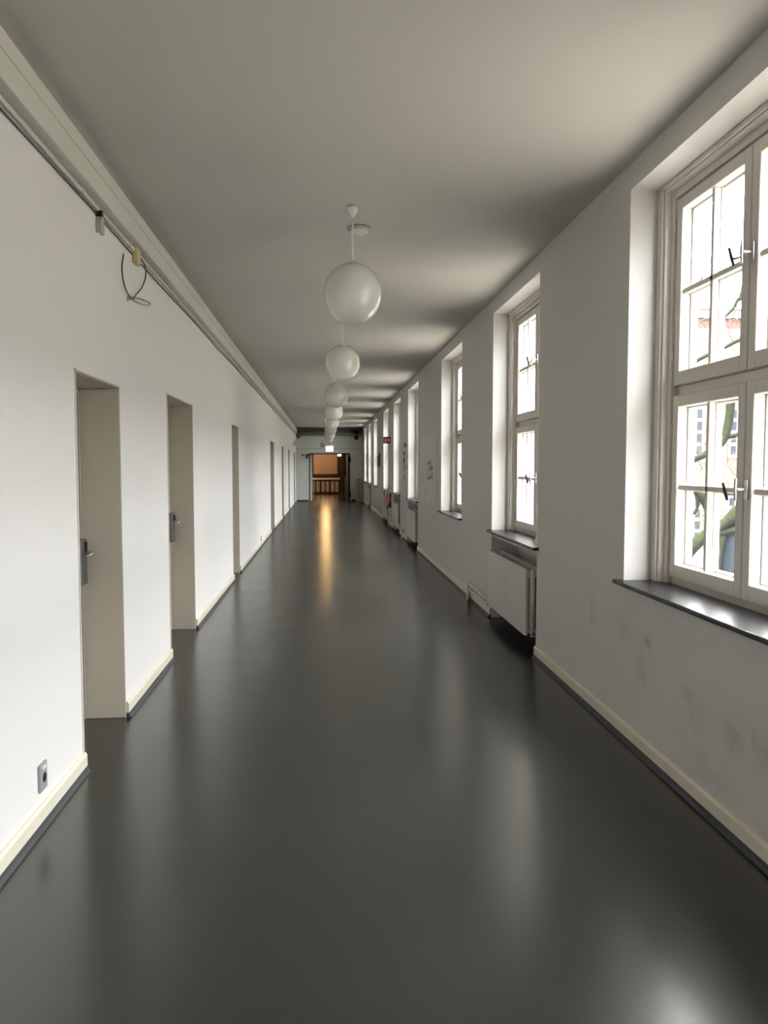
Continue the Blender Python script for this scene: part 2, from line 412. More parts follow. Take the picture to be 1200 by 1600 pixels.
# ------------------------------------------------------------------ doors on the left
DLAB = ['nearest door recess with cream door and long grey lock plate', 'second, wider door recess from the viewer with cream door', 'third door recess from the viewer, narrow and pale',
        'fourth door recess from the viewer, beyond the small grey socket', 'fifth door recess, a thin pale slit along the left wall', 'sixth door recess, a thin dark slit near the corridor end', 'last door recess on the left before the end wall']
for i, (a, b, z, d) in enumerate(DOORS):
    t = thing('door_%d' % (i+1), (XL-d, (a+b)/2, 0), DLAB[i], 'door', kind='structure')
    hw = (b-a)/2; top = z
    MB().box(-.05, .0, -hw, -hw+.03, 0, top).box(-.05, 0, hw-.012, hw, 0, top).box(-.05, 0, -hw+.03, hw-.012, top-.03, top).box(0, d-.002, hw-.006, hw-.0005, .001, top-.006).box(0, d-.002, -hw+.0005, -hw+.006, .001, top-.006).box(0, d-.002, -hw+.0005, hw-.0005, top-.006, top-.0005).build('door_frame', 'door_paint', t, .002, 1)
    MB().box(-.045, -.006, -hw+.034, hw-.03, .006, top-.034).build('door_leaf', 'door_paint', t, .002, 1)
    MB().box(-.05, -.012, hw-.03, hw-.012, 0, top-.03).build('gap_seal', 'black', t)
    st = MB().box(d-.012, d+.004, -hw-.012, -hw+.003, .1, top+.012).box(d-.012, d+.004, -hw-.012, hw+.0, top-.0, top+.01)
    st.build('corner_strip', 'trunk_paint', t)
    if i < 3:
        lp = MB().box(-.006, .043, hw-.175, hw-.055, .845, 1.115).build('lock_plate', 'steel_dark', t, .006, 3)
        MB().box(.043, .052, hw-.10, hw-.075, 1.04, 1.10).build('key_cover', 'black', lp, .003, 2)
        h = MB().tube([(.040, hw-.105, 1.035), (.085, hw-.105, 1.035), (.097, hw-.112, 1.035), (.099, hw-.15, 1.032), (.098, hw-.23, 1.028)], [.009, .009, .010, .009, .008], 10)
        h.build('door_handle', 'steel', t)

# ================================================================== TRUNKING, CABLES
t = thing('cable_trunking', (XL+.003, 0, 2.96), 'long white painted cable trunking under the ceiling along the left wall', 'cable trunking')
MB().box(0, .058, YBACK+.02, YEND-.32, 0, .19).build('trunk_body', 'trunk_paint', t, .004, 2)
ln = MB(); y = YBACK+.1
while y < YEND-3:
    ln.box(.0575, .0590, y, y+1.96, .108, .111); y += 2.0
ln.build('lid_seam', 'trunk_line', t)
t = thing('surface_conduit', (XL+.003, 0, 2.93), 'thin pale conduit strip running below the ceiling trunking', 'conduit')
MB().box(0, .018, YBACK+.02, YEND-.32, -.008, .014).build('conduit_body', 'trunk_paint', t, .003, 1)
for y in (3.0, 4.05, 5.0, 6.6, 8.4, 10.5, 13, 16): MB().box(0, .022, 0, .03, -.012, .018).build('clip', 'trunk_paint', t, loc=(0, y, 0))
c = MB().tube([(XL+.006, y, 2.905+.004*math.sin(y*1.9)) for y in [YBACK+.1+i*.4 for i in range(96)]], .005, 6).build('dark_line', 'cable_black')  # dark tube drawn as the dark line under the conduit
tag(c, 'thin dark line running just under the pale conduit', 'cable')
t = thing('cable_bracket', (XL, 4.37, 2.92), 'old grey hook bracket hanging under the conduit, nearer than the beige junction box', 'bracket')
def arc_strip(w0, w1, r0, r1, y0):
    m = MB(); pts = []
    for i in range(9):
        a = math.radians(100+i*14); pts.append((y0+math.cos(a)*r1, math.sin(a)*r1-.07))
    for i in range(8, -1, -1):
        a = math.radians(100+i*14); pts.append((y0+math.cos(a)*r0, math.sin(a)*r0-.07))
    return m.prism(pts, 'x', w0, w1)
arc_strip(.0, .03, .040, .075, .04).build('hook_strap', 'old_metal', t)
MB().box(0, .02, .03, .075, -.10, -.01).build('back_plate', 'old_metal', t, .004, 2)
MB().box(.0, .034, -.03, .0, -.02, .008).build('clamp', 'black', t)

def onwall(px, py, X):
    """where the photograph's pixel meets the wall plane x = X (used to lay out marks on the walls)"""
    f, vx, vy = 1200.0, 506.5, 728.0
    d = Vector(((vx-600)/f, (vy-800)/f, 1)).normalized()
    u = Vector((0, -d.z, d.y)).normalized(); u = (u-d*u.dot(d)).normalized(); r = d.cross(u)
    if r.x < 0: r = -r
    v = Vector(((px-600)/f, (py-800)/f, 1)); v = Vector((v.dot(r), v.dot(d), v.dot(u)))
    k = X/v.x; return Vector((X, k*v.y, 1.55+k*v.z))
def onY(px, py, Y):
    a = onwall(px, py, 1.0) if px > 506.5 else onwall(px, py, -1.0)
    k = Y/a.y; return Vector((a.x*k, Y, 1.55+(a.z-1.55)*k))
def smooth(pts, n=8):
    out = []; P = [pts[0]]+list(pts)+[pts[-1]]
    for i in range(1, len(P)-2):
        for k in range(n):
            s = k/n; a, b, c, d = P[i-1], P[i], P[i+1], P[i+2]
            out.append(.5*((2*b)+(c-a)*s+(2*a-5*b+4*c-d)*s*s+(3*b-a-3*c+d)*s**3))
    out.append(P[-2]); return out

jp = onwall(209, 400, XL)
t = thing('junction_box', (XL, jp.y, jp.z), 'small beige junction box below the conduit with a looped cable', 'junction box')
MB().box(0, .035, -.055, .045, -.055, .045).build('box_body', 'cream_box', t, .006, 2)
MB().lathe([(.008, 0), (.008, .02)], (.020, .052, -.03), 10, 'z').build('gland', 'sign_white', t)
pts = [onwall(x, y, XL+.02) for x, y in [(217, 401), (224, 410), (228, 428), (223, 447), (212, 461), (207, 466), (199, 457), (193, 440), (190.5, 418), (193, 397)]]
MB().tube([tuple(p) for p in smooth(pts)], .0048, 6).build('cable_loop', 'cable_black').name = 'cable_loop'
co = bpy.data.objects['cable_loop']; tag(co, 'thin black cable loop dangling below the beige junction box', 'cable')
pts = [onwall(x, y, XL+.015) for x, y in [(199, 469), (207, 466), (220, 467), (232, 472), (235, 475.5), (229, 477), (216, 473), (207, 466)]]
MB().tube([tuple(p) for p in smooth(pts)], .0048, 6).build('cable_tail', 'old_metal', co)

# sockets
def socket(p, label):
    t = thing('wall_socket', (XL, p.y, p.z), label, 'wall socket', 'grey sockets low on the left wall')
    MB().box(0, .012, -.042, .042, -.06, .06).build('cover_plate', 'outlet_grey', t, .004, 2)
    MB().lathe([(.021, .0), (.021, .0035), (.015, .0045), (.0005, .0045)], (.0095, .006, -.006), 20, 'x').build('plug_hole', 'black', t)
    MB().box(.012, .015, -.02, .02, .034, .048).build('label_strip', 'sign_white', t)
socket(onwall(64.5, 1213, XL), 'grey wall socket with round black hole above the near left baseboard')
socket(onwall(407.5, 842, XL), 'tiny grey wall socket far down the left wall past the third door recess')
p = onwall(441, 805, XL); socket(p, 'smallest grey wall socket, between the fourth and fifth door recess')

# ================================================================== PENDANTS
def make_pendant():
    t = thing('globe_pendant', (0, 0, 0))
    z0 = H-2.665
    MB().lathe([(.031, z0-.001), (.033, z0-.012), (.030, z0-.030), (.022, z0-.052), (.009, z0-.062), (.007, z0-.075)], n=24).build('ceiling_rose', 'white_plastic', t)
    MB().lathe([(.0055, z0-.07), (.0055, .19)], n=10).build('rod', 'white_plastic', t)
    MB().lathe([(.008, .212), (.03, .206), (.052, .196), (.055, .183)], n=28).build('globe_cap', 'white_plastic', t)
    prof = [(max(.0005, .188*math.sin(math.pi*i/32)), -.196*math.cos(math.pi*i/32)) for i in range(33)]
    MB().lathe(prof, n=48, cap=False).build('globe_shade', 'opal', t)
    return t
PEND = [(5.06, .19), (8.45, .205), (12.2, .20), (15.8, .20), (19.5, .20), (23.4, .20), (27.0, .20), (30.6, .20)]
pp = make_pendant()
PL = ['nearest and largest opal globe pendant, rod and ceiling cup in full view', 'second opal globe pendant, hanging just below and behind the nearest globe', 'third opal globe pendant in the row down the ceiling',
      'fourth opal globe pendant, first of the overlapping pale globes', 'fifth opal globe pendant from the viewer, half hidden by the fourth', 'sixth opal globe pendant from the viewer, overlapped by the fifth',
      'seventh opal globe pendant from the viewer, next to last', 'farthest opal globe pendant, smallest, just above the lit exit sign']
for i, (y, x) in enumerate(PEND):
    o = pp if i == 0 else copy_tree(pp)
    o.location = (x, y, 2.665); tag(o, PL[i], 'pendant lamp', 'opal globe pendants down the corridor ceiling')
t = thing('smoke_detector', (.255, 5.50, H), 'flat round white smoke detector on the ceiling behind the nearest pendant rod', 'smoke detector')
MB().lathe([(.001, -.001), (.078, -.001), (.080, -.010), (.074, -.016)], n=32).build('mounting_ring', 'old_metal', t)
MB().lathe([(.064, -.015), (.062, -.034), (.05, -.040), (.001, -.041)], n=32).build('sensor_head', 'white_plastic', t)

# ================================================================== RADIATORS AND PIPES
def make_radiator():
    t = thing('radiator', (0, 0, .13))
    L, hh = .70, .565
    def panel(x0, x1, ribs):
        m = MB()
        pts = []
        n = int(1.36/.0166)
        xs = []
        # front skin with fine vertical ribs, drawn as an outline in plan and pushed upward
        out = [(x1, -L), (x1, L)]
        y = L-.03; rr = [(x0+.012, L), (x0, L-.012), (x0, L-.03)]
        if ribs:
            while y > -L+.05:
                rr += [(x0, y-.014), (x0+.007, y-.018), (x0+.007, y-.024), (x0, y-.028)]; y -= .028
        rr += [(x0, -L+.012), (x0+.012, -L)]
        return m.prism(out+rr, 'z', .0, hh)
    panel(-.035, -.005, True).build('front_panel', 'radiator_white', t, .002, 1)
    panel(.075, .105, False).build('back_panel', 'radiator_white', t, .004, 2)
    m = MB(); y = -L+.04
    while y < L-.04:
        m.box(.0, .07, y, y+.003, .03, hh-.03); y += .035
    m.build('convector_fins', 'radiator_white', t)
    MB().box(-.005, .075, -L-.0, -L+.02, .02, .06).box(-.005, .075, -L, -L+.02, hh-.08, hh-.02).tube([(.035, -L+.012, .01), (.035, -L+.012, hh-.01)], .022, 12).build('end_header', 'radiator_white', t, .004, 2)
    v = MB().tube([(.03, L-.02, hh-.045), (.03, L+.035, hh-.045)], .008, 8).lathe([(.018, L+.02), (.020, L+.03), (.018, L+.075)], (-.005, 0, hh-.045), 14, 'y').build('valve', 'sign_white', t)
    MB().tube([(.05, L-.05, .02), (.05, L-.05, -.03), (.16, L-.05, -.03)], .008, 8).build('wall_bracket', 'radiator_white', t)
    MB().tube([(.05, -L+.1, .02), (.05, -L+.1, -.03), (.16, -L+.1, -.03)], .008, 8).build('wall_bracket', 'radiator_white', t)
    return t
rp_ = None
RL = {1: 'nearest white ribbed radiator, in the niche under the second window', 3: 'white ribbed radiator under the fourth window, beside the marked pier', 4: 'white ribbed radiator under the fifth window, beyond the marked pier',
      5: 'white radiator under the sixth window, behind the pink bag', 7: 'farthest white radiator, under the eighth window', 9: 'white ribbed radiator beside the viewer'}
for i, (c, n) in enumerate(WINS):
    if not n or i == 9: continue
    o = make_radiator() if rp_ is None else copy_tree(rp_)
    if rp_ is None: rp_ = o
    o.location = (XR+.0, c+.10, .13)
    tag(o, RL[i], 'radiator', 'ribbed radiators in the window niches')

def pipes(y0, y1, riser, label, zs=(.19, .135)):
    t = thing('heating_pipe', (XR-.045, y0, 0), label, 'pipe', 'cream heating pipes above the right baseboard')
    for k, z in enumerate(zs):
        L_ = y1-y0
        pts = [(.16, -.10, z), (.06, -.10, z), (.02, -.085, z), (.0, -.05, z), (0, 0, z), (0, L_-.03*k, z)]
        if riser: pts += [(0, L_-.03*k+.012, z-.008), (0, L_-.03*k+.018, z-.03), (0, L_-.03*k+.018, .002)]
        else: pts += [(0, L_, z), (.02, L_+.085, z), (.06, L_+.1, z), (.16, L_+.1, z)]
        MB().tube(pts, .011, 10).build('pipe_run', 'pipe_cream', t)
    MB().box(-.012, .045, L_+.03 if riser else L_*.5, L_+.055 if riser else L_*.5+.03, .0, .2).build('pipe_clamp', 'pipe_cream', t, .003, 1)
    MB().box(.020, .045, 0, L_, .10, .125).build('cover_rail', 'pipe_cream', t, .003, 1)
pipes(7.80, 8.72, True, 'short cream heating pipes running into the nearest radiator niche')
pipes(15.64, 17.03, False, 'cream heating pipes along the marked pier between fourth and fifth windows', (.24, .16))
pipes(18.92, 20.26, False, 'cream heating pipes below the hanging pink bag', (.24, .16))

# card on the second sill
t = thing('paper_card', (XR+.10, 6.33, .90), 'small white folded card standing on the second window sill', 'card')
MB().prism([(-.03, 0), (-.027, 0), (.012, .10), (.009, .10)], 'y', -.04, .04).build('front_flap', 'sign_white', t)
MB().prism([(.05, 0), (.047, 0), (.009, .10), (.012, .10)], 'y', -.04, .04).build('back_flap', 'sign_white', t)

# ================================================================== THINGS ON THE RIGHT WALL
def sheet(name, corners, m, label, cat, thick=.004, parent=None):
    ys = [c.y for c in corners]; zs = [c.z for c in corners]
    o = MB().box(XR-thick-.001, XR-.001, min(ys), max(ys), min(zs), max(zs)).build(name, m); tag(o, label, cat); return o
ps = sheet('paper_sheet', [Vector((0, 11.62, .93)), Vector((0, 13.45, 2.10))], 'poster', 'large greyed paper sheet with dark scribbles on the pier after the third window', 'poster', .006)
def strokes(lines, name, m, parent=None, X=XR-.008, w=.007):
    for ln_ in lines:
        b = MB()
        pts = [onwall(x, y, X) for x, y in ln_]
        ps_ = smooth(pts, 4) if len(pts) > 2 else pts
        for a, c in zip(ps_[:-1], ps_[1:]):
            d = Vector((0, c.y-a.y, c.z-a.z)); L_ = d.length
            if L_ < 1e-5: continue
            nrm = Vector((0, -d.z, d.y))/L_*w
            q = [a+nrm, c+nrm, c-nrm, a-nrm]
            v = [(X-.002, p.y, p.z) for p in q]+[(X+.002, p.y, p.z) for p in q]
            b._add(v, [(0, 1, 2, 3), (7, 6, 5, 4), (0, 4, 5, 1), (1, 5, 6, 2), (2, 6, 7, 3), (3, 7, 4, 0)])
        b.build(name, m, parent)
strokes([[(668, 723), (670, 725), (671, 722), (673, 721), (674, 726)], [(671, 723), (672, 731), (670, 734), (674, 728), (673, 735), (677, 730)], [(669, 735), (668.5, 748), (671, 746), (674, 744), (673, 738)],
         [(670, 748), (672, 745), (673.5, 748), (674, 743)], [(675.5, 738), (676, 745), (677, 748)]], 'scribble', 'marker', ps, w=.012)
strokes([[(676, 697), (677, 703)], [(675, 706), (676.5, 711)], [(657, 680), (683, 674)], [(665, 760), (664, 780)], [(672, 785), (676, 790)], [(676, 755), (676, 760)]], 'faint_marks', 'marker_faint', ps, w=.009)
strokes([[(658.6, 744), (658.8, 750), (658.5, 755)], [(683.5, 750), (683.8, 762), (682.8, 771), (683.5, 782)], [(683.8, 685), (683.7, 712)]], 'tear_line', 'marker_faint', ps, w=.012)
o = thing('wall_scribble', (0, 0, 0), 'row of dark grey scribbled marks on the pier between fourth and fifth windows', 'scribble')
strokes([[(631, 696), (633, 695), (635, 697)], [(630.5, 708), (632.5, 709), (632.6, 711)], [(630.4, 717), (631, 720), (632.2, 718), (632.4, 727)], [(631.5, 731.5), (632.6, 732)], [(635.3, 714), (636, 715)], [(635.5, 726), (635.4, 734)], [(631.6, 744), (632.5, 747)]],
            'pencil_stroke', 'marker', o, X=XR-.0025, w=.045)
def frame_(y, z0, z1, w, label):
    t = thing('black_frame', (XR, y, z0), label, 'picture frame', 'black framed notices on the far pier')
    MB().box(-.014, -.001, -w/2, w/2, 0, z1-z0).build('frame', 'black', t, .004, 1)
    MB().box(-.016, -.0141, -w/2+.03, w/2-.03, .03, z1-z0-.03).build('notice', 'black', t)
frame_(23.55, 1.52, 1.94, .45, 'nearer and taller black framed notice on the pier past the sixth window')
frame_(24.28, 1.54, 1.87, .26, 'farther and shorter black framed notice on the pier past the sixth window')
o = MB().box(XR-.022, XR-.002, 29.9, 30.6, 1.12, 2.05).build('notice_board', 'pipe_grey'); tag(o, 'narrow dark grey notice board between the eighth and ninth windows', 'notice board')

# fire sign, faces the viewer, sticks out of the wall
a = onY(599.3, 682.5, 19.7); b = onY(610, 693, 19.7)
sw, sh = XR-a.x, a.z-b.z
t = thing('fire_sign', (XR, 19.7, (a.z+b.z)/2), 'dark red projecting sign with two pale fire equipment pictograms', 'sign')
MB().box(-sw, 0, 0, .008, -sh/2, sh/2).build('sign_plate', 'red_sign', t)
m = MB()
e = -.0015
m.box(-sw*.84, -sw*.62, e, 0, -sh*.36, sh*.04).box(-sw*.79, -sw*.67, e, 0, sh*.04, sh*.14).box(-sw*.86, -sw*.64, e, 0, sh*.18, sh*.26).box(-sw*.62, -sw*.58, e, 0, 0, sh*.24)
m.build('extinguisher_symbol', 'pictogram', t)
m = MB()
m.lathe([(sh*.16, e), (sh*.16, 0)], (-sw*.30, 0, sh*.06), 20, 'y').box(-sw*.38, -sw*.30, e, 0, -sh*.38, 0).box(-sw*.17, -sw*.12, e, 0, -sh*.2, sh*.1)
m.build('hose_reel_symbol', 'pictogram', t)

# crumpled pink bag on its hook
t = thing('pink_bag', (XR, 19.62, .42), 'crumpled pink plastic bag hanging on the wall below the red sign', 'bag')
def bag():
    bm = bmesh.new(); bmesh.ops.create_icosphere(bm, subdivisions=4, radius=1)
    rnd = random.Random(3); ks = [(Vector((rnd.uniform(-1, 1), rnd.uniform(-1, 1), rnd.uniform(-1, 1))).normalized(), rnd.uniform(2, 7), rnd.uniform(0, 6)) for _ in range(14)]
    for v in bm.verts:
        p = v.co.copy(); k = sum(math.sin(p.dot(d)*f*1.6+ph) for d, f, ph in ks)/14
        rr = 1+.5*k
        zt = p.z
        neck = 1-.62*max(0, zt)**1.5
        v.co = Vector((-.095+p.x*.088*rr*neck, p.y*.15*rr*neck, .26+zt*.245*(1+.1*k)))
        if v.co.x > -.004: v.co.x = -.004
    me = bpy.data.meshes.new('bag_body'); bm.to_mesh(me); bm.free()
    for q in me.polygons: q.use_smooth = True
    me.materials.append(MATS['pink_plastic']); o = bpy.data.objects.new('bag_body', me); COL.objects.link(o); o.parent = t
bag()
MB().tube([(-.09, 0, .47), (-.06, 0, .53), (-.01, 0, .545)], .006, 8).tube([(-.1, .02, .47), (-.06, .02, .53), (-.01, .02, .545)], .006, 8).build('bag_handles', 'pink_plastic', t)
MB().box(-.03, 0, -.10, -.02, .06, .45).build('shadow_strip', 'black', t, .004, 1)  # black strip standing in for the dark shadow beside the bag
MB().tube([(0, .01, .535), (-.03, .01, .535), (-.035, .01, .55)], .005, 8).build('hook', 'steel', t)

# ================================================================== END OF THE CORRIDOR
def hpipe(z, y, r, m, label):
    t = MB().tube([(XL+.04, y, z), (XR-.04, y, z)], r, 12).build('ceiling_pipe', m); tag(t, label, 'pipe', 'grey pipes across the end wall')
hpipe(2.975, 33.60, .035, 'pipe_grey', 'topmost grey pipe crossing in front of the dark end beam')
hpipe(2.875, 33.64, .028, 'pipe_grey', 'lowest grey pipe crossing under the dark end beam')
hpipe(3.055, 33.64, .022, 'steel_dark', 'thin dark pipe just under the ceiling at the end wall')
t = thing('cable_junction', (XL+.10, 33.8, 2.76), 'dark boxy cable junction in the upper left corner of the end wall', 'junction box')
MB().box(-.06, .10, -.05, .05, .0, .20).build('box_body', 'steel_dark', t, .01, 2)
MB().tube([(.0, 0, .20), (.0, 0, .30)], .02, 8).build('conduit_stub', 'black', t)
p = onY(556, 676, 33.5)
t = thing('emergency_floodlight', (p.x, 33.50, 2.66), 'black twin-head emergency spotlight under the beam at the right of the end wall', 'spotlight')
MB().tube([(-.24, .0, .36), (.02, .0, .37)], .03, 10).tube([(.0, 0, .44), (0, 0, .08)], .02, 8).box(-.03, .03, 0, .2, .42, .46).build('mounting_arm', 'black', t)
for z in (.34, .12):
    MB().lathe([(.02, -.10), (.075, -.09), (.10, -.02), (.085, .05), (.03, .09)], (.02, 0, z), 18, 'y').build('lamp_head', 'black', t)
# exit sign
a = onY(509, 697, 33.0); b = onY(520.8, 705.3, 33.0)
t = thing('exit_sign', ((a.x+b.x)/2, 33.0, b.z), 'glowing white exit sign box hanging above the doorway', 'exit sign')
w_, h_ = (b.x-a.x)/2, a.z-b.z
MB().box(-w_, w_, -.03, .03, 0, h_).build('light_box', 'lit_sign', t, .02, 3)
MB().tube([(0, 0, h_), (0, 0, H-b.z)], .008, 8).build('hanging_rod', 'old_metal', t)
p = onY(530.2, 711, 37.5)
t = thing('exit_sign', (p.x, 37.5, p.z-.06), 'small glowing white sign box seen through the doorway', 'exit sign')
MB().box(-.095, .095, -.03, .03, 0, .13).build('light_box', 'lit_sign', t, .03, 3)
MB().tube([(0, 0, .13), (0, 0, 3.6-p.z+.06)], .006, 8).build('hanging_rod', 'steel_dark', t)
# round sign
p = onY(504, 695.5, 33.99)
t = thing('round_sign', (p.x, YEND, p.z), 'round white prohibition sign with red ring left of the exit sign', 'sign')
MB().lathe([(.085, -.012), (.085, 0)], n=32, axis='y').build('sign_disc', 'end_paint', t)
rg = MB(); N = 32
pr = [(math.cos(2*math.pi*i/N), math.sin(2*math.pi*i/N)) for i in range(N)]
v = [(c_*.100, y_, s_*.100) for y_ in (-.018, -.001) for c_, s_ in pr]+[(c_*.072, y_, s_*.072) for y_ in (-.018, -.001) for c_, s_ in pr]
f = []
for i in range(N):
    j = (i+1) % N; f += [(i, j, 2*N+j, 2*N+i), (N+i, 3*N+i, 3*N+j, N+j), (i, N+i, N+j, j), (2*N+i, 2*N+j, 3*N+j, 3*N+i)]
rg._add(v, f)
rg.prism([(-.055, .045), (-.045, .055), (.055, -.045), (.045, -.055)], 'y', -.017, -.012)
rg.build('red_ring', 'dull_red', t)
MB().box(-.03, .012, -.015, -.012, -.04, .03).box(-.04, .04, -.015, -.012, -.045, -.035).build('symbol', 'black', t)

# doorway: frame and leaves
t = thing('door_8', ((OX0+OX1)/2, YEND, 0), 'open double door at the end of the corridor leading to a warm lit hall', 'door', kind='structure')
cx = (OX0+OX1)/2; hw = (OX1-OX0)/2
MB().box(-hw, -hw+.02, -.03, .25, 0, OZ).box(hw-.02, hw, -.03, .25, 0, OZ).box(-hw, hw, -.03, .25, OZ-.02, OZ+.02).build('door_frame', 'black', t)
lf = MB().box(-hw+.022, -hw+.115, .26, 1.08, .01, OZ-.03).build('door_leaf', 'sign_white', t, .004, 1); lf['label'] = 'pale left leaf, open into the hall'
MB().tube([(-hw+.11, .95, .12), (-hw+.17, .95, .16), (-hw+.17, .95, 1.02), (-hw+.11, .95, 1.06)], .014, 8).build('pull_bar', 'steel', lf)
lf = MB().box(hw-.13, hw-.075, .27, 1.08, .01, OZ-.03).build('door_leaf', 'pipe_grey', t, .004, 1); lf['label'] = 'dark grey right leaf, open into the hall'
MB().tube([(hw-.15, .95, .12), (hw-.19, .95, .16), (hw-.19, .95, 1.02), (hw-.15, .95, 1.06)], .014, 8).build('pull_bar', 'steel', lf)
MB().lathe([(.05, 1.70), (.06, 1.76), (.06, 1.88), (.05, 1.96)], (hw-.03, -.02, 0), 12).lathe([(.05, .16), (.06, .20), (.06, .34), (.05, .42)], (hw-.03, -.02, 0), 12).build('hinge', 'black', t)

p = onY(477, 711, 33.9)
t = thing('door_holder', (p.x, YEND, p.z), 'black door holder arm on the end wall left of the doorway', 'door holder')
MB().box(-.15, .16, -.06, -.03, -.012, .016).box(-.16, -.13, -.09, 0, -.06, .06).box(.10, .13, -.09, 0, -.05, .06).build('arm', 'black', t, .004, 1)
MB().lathe([(.03, -.03), (.045, 0), (.03, .03)], (.05, -.06, -.11), 12).tube([(.05, -.045, -.08), (.05, -.045, 0)], .01, 6).build('magnet', 'black', t)

# grey container at the right corner
p0 = onY(556, 750, 33.7); p1 = onY(567.5, 783, 33.7)
t = thing('waste_bin', ((p0.x+XR-.03)/2, 33.68, 0), 'tall grey round-topped bin standing in the right corner of the end wall', 'bin')
bw = (XR-.03-p0.x)/2
pts = [(-bw, 0), (bw, 0), (bw, .80)]+[(bw*math.cos(a_), .80+.16*math.sin(a_)) for a_ in [math.pi*i/10 for i in range(1, 10)]]+[(-bw, .80)]
MB().prism(pts, 'y', -.16, .16).build('bin_body', 'bin_grey', t, .015, 3)
MB().box(-bw+.07, -bw+.09, -.175, -.16, .08, .80).box(-.01, .01, -.175, -.16, .08, .84).box(bw-.09, bw-.07, -.175, -.16, .08, .80).build('panel_ribs', 'old_metal', t, .003, 1)
MB().tube([(-bw+.08, -.12, .86), (-bw+.08, -.12, .94)], .012, 8).lathe([(.02, -.03), (.035, 0), (.02, .03)], (-bw+.08, -.12, .95), 12).build('knob', 'black', t)
MB().tube([(-bw+.1, -.12, .94), (0, -.12, 1.0), (bw-.1, -.12, .98), (bw-.04, -.12, .80)], .008, 8).build('bail_handle', 'black', t)

# projecting plate near the last left door
p = onwall(459, 697, XL)
t = thing('door_sign', (XL, 30.7, 2.36), 'small pale projecting plate above the last doors on the left wall', 'sign')
MB().box(0, .16, -.006, .006, 0, .18).build('sign_plate', 'poster', t)

# ================================================================== STAIR HALL
HX0, HX1, HY, HH = -3.0, 1.62, 46.4, 3.6
tag(MB().box(HX0, HX1+.1, YEND+.05, HY, -.12, 0).build('floor_hall', 'hall_floor'), 'dark brown glossy floor of the stair hall', 'floor', kind='structure')
tag(MB().box(HX0, HX1+.1, YEND+.1, HY, HH, HH+.1).build('ceiling_hall', 'hall_plaster'), 'brownish ceiling of the stair hall', 'ceiling', kind='structure')
tag(MB().box(HX0-.1, HX0, YEND+.1, HY, 0, HH).build('wall_hall_left', 'wood_dark'), 'dark wood wall on the left of the hall', 'wall', kind='structure')
tag(MB().box(HX1, HX1+.1, YEND+.25, HY, 0, HH).box(1.0, HX1, 42.3, 42.6, 0, HH).build('wall_hall_right', 'wood_dark'), 'dark wood panelled wall on the right of the hall', 'wall', kind='structure')
tag(MB().box(HX0, XL-.4, YEND, YEND+.1, 0, HH).box(XL-.4, XR+.3, YEND+.10, YEND+.25, H, HH).build('wall_hall_front', 'hall_plaster'), 'hall side of the end wall', 'wall', kind='structure')
tag(MB().box(HX0, HX1+.1, HY, HY+.1, -.1, HH).build('wall_hall_end', 'wood_dark'), 'dark wood end wall of the hall', 'wall', kind='structure')
a = onY(490, 740.5, HY-.05); b = onY(527, 740.5, HY-.05)
t = thing('tan_panel', ((a.x+b.x)/2, HY, a.z), 'large plain tan panel in a dark wood frame on the far hall wall', 'wall panel')
w2 = (b.x-a.x)/2
MB().box(-w2, w2, -.03, 0, 0, 1.9).build('panel_field', 'tan_panel', t)
MB().box(-w2-.12, -w2, -.06, 0, -.15, 2.02).box(w2, w2+.12, -.06, 0, -.15, 2.02).box(-w2, w2, -.06, 0, -.15, 0).box(-w2, w2, -.06, 0, 1.9, 2.02).build('panel_frame', 'wood_dark', t, .01, 1)
BY = 42.0
a = onY(487.5, 747, BY); b = onY(531, 747, BY)
t = thing('balustrade', ((a.x+b.x)/2, BY, 0), 'wooden stair balustrade with pale carved balusters seen through the doorway', 'balustrade')
w3 = (b.x-a.x)/2
MB().box(-w3, w3, -.05, .05, .80, .90).build('hand_rail', 'spindle', t, .012, 2)
MB().box(-w3-.05, w3+.05, -.04, .04, .72, .78).box(-w3-.05, w3+.05, -.04, .04, .0, .12).build('dark_rail', 'wood_dark', t)
k = 0; x = -w3+.03
prof = [(.014, .12), (.014, .16)]
for j in range(6):
    z = .18+j*.09; prof += [(.010, z), (.026, z+.03), (.026, z+.05), (.010, z+.08)]
prof += [(.014, .72)]
sp0 = None
while x < w3-.02:
    if k % 3 != 2:
        for dx in (0, .06, .12):
            if x+dx > w3: continue
            if sp0 is None: sp0 = MB().lathe(prof, n=8).build('baluster', 'spindle', t); q = sp0
            else: q = sp0.copy(); COL.objects.link(q); q.parent = t
            q.location = (x+dx, 0, 0)
        x += .235
    k += 1
    if k % 3 == 2: x += .04
# fill lamps added out of view on the left to light the hall
t = thing('hall_globe', (-1.75, 40.4, 2.62), 'added unseen fill globe lighting the stair hall', 'pendant lamp')
MB().lathe([(max(.001, .16*math.sin(math.pi*i/16)), -.16*math.cos(math.pi*i/16)) for i in range(17)], n=24, cap=False).build('lamp_globe', 'fill_globe', t)
MB().tube([(0, 0, .15), (0, 0, HH-2.62)], .01, 8).build('rod', 'steel_dark', t)
t['group'] = 'warm globe lamps in the stair hall'
q = copy_tree(t); q.location = (-1.9, 44.4, 2.75); q['label'] = 'farther added fill globe, unseen, left of the tan panel in the hall'
t['label'] = 'nearer added fill globe, unseen, at the left side of the hall'
t = thing('hall_globe', (.08, 44.2, 2.80), 'amber globe lamp over the stairs mirrored as a streak in the corridor floor', 'pendant lamp', 'warm globe lamps in the stair hall')
MB().lathe([(max(.001, .105*math.sin(math.pi*i/16)), -.105*math.cos(math.pi*i/16)) for i in range(17)], n=24, cap=False).build('lamp_globe', 'amber_globe', t)
MB().tube([(0, 0, .10), (0, 0, HH-2.80)], .01, 8).build('rod', 'steel_dark', t)

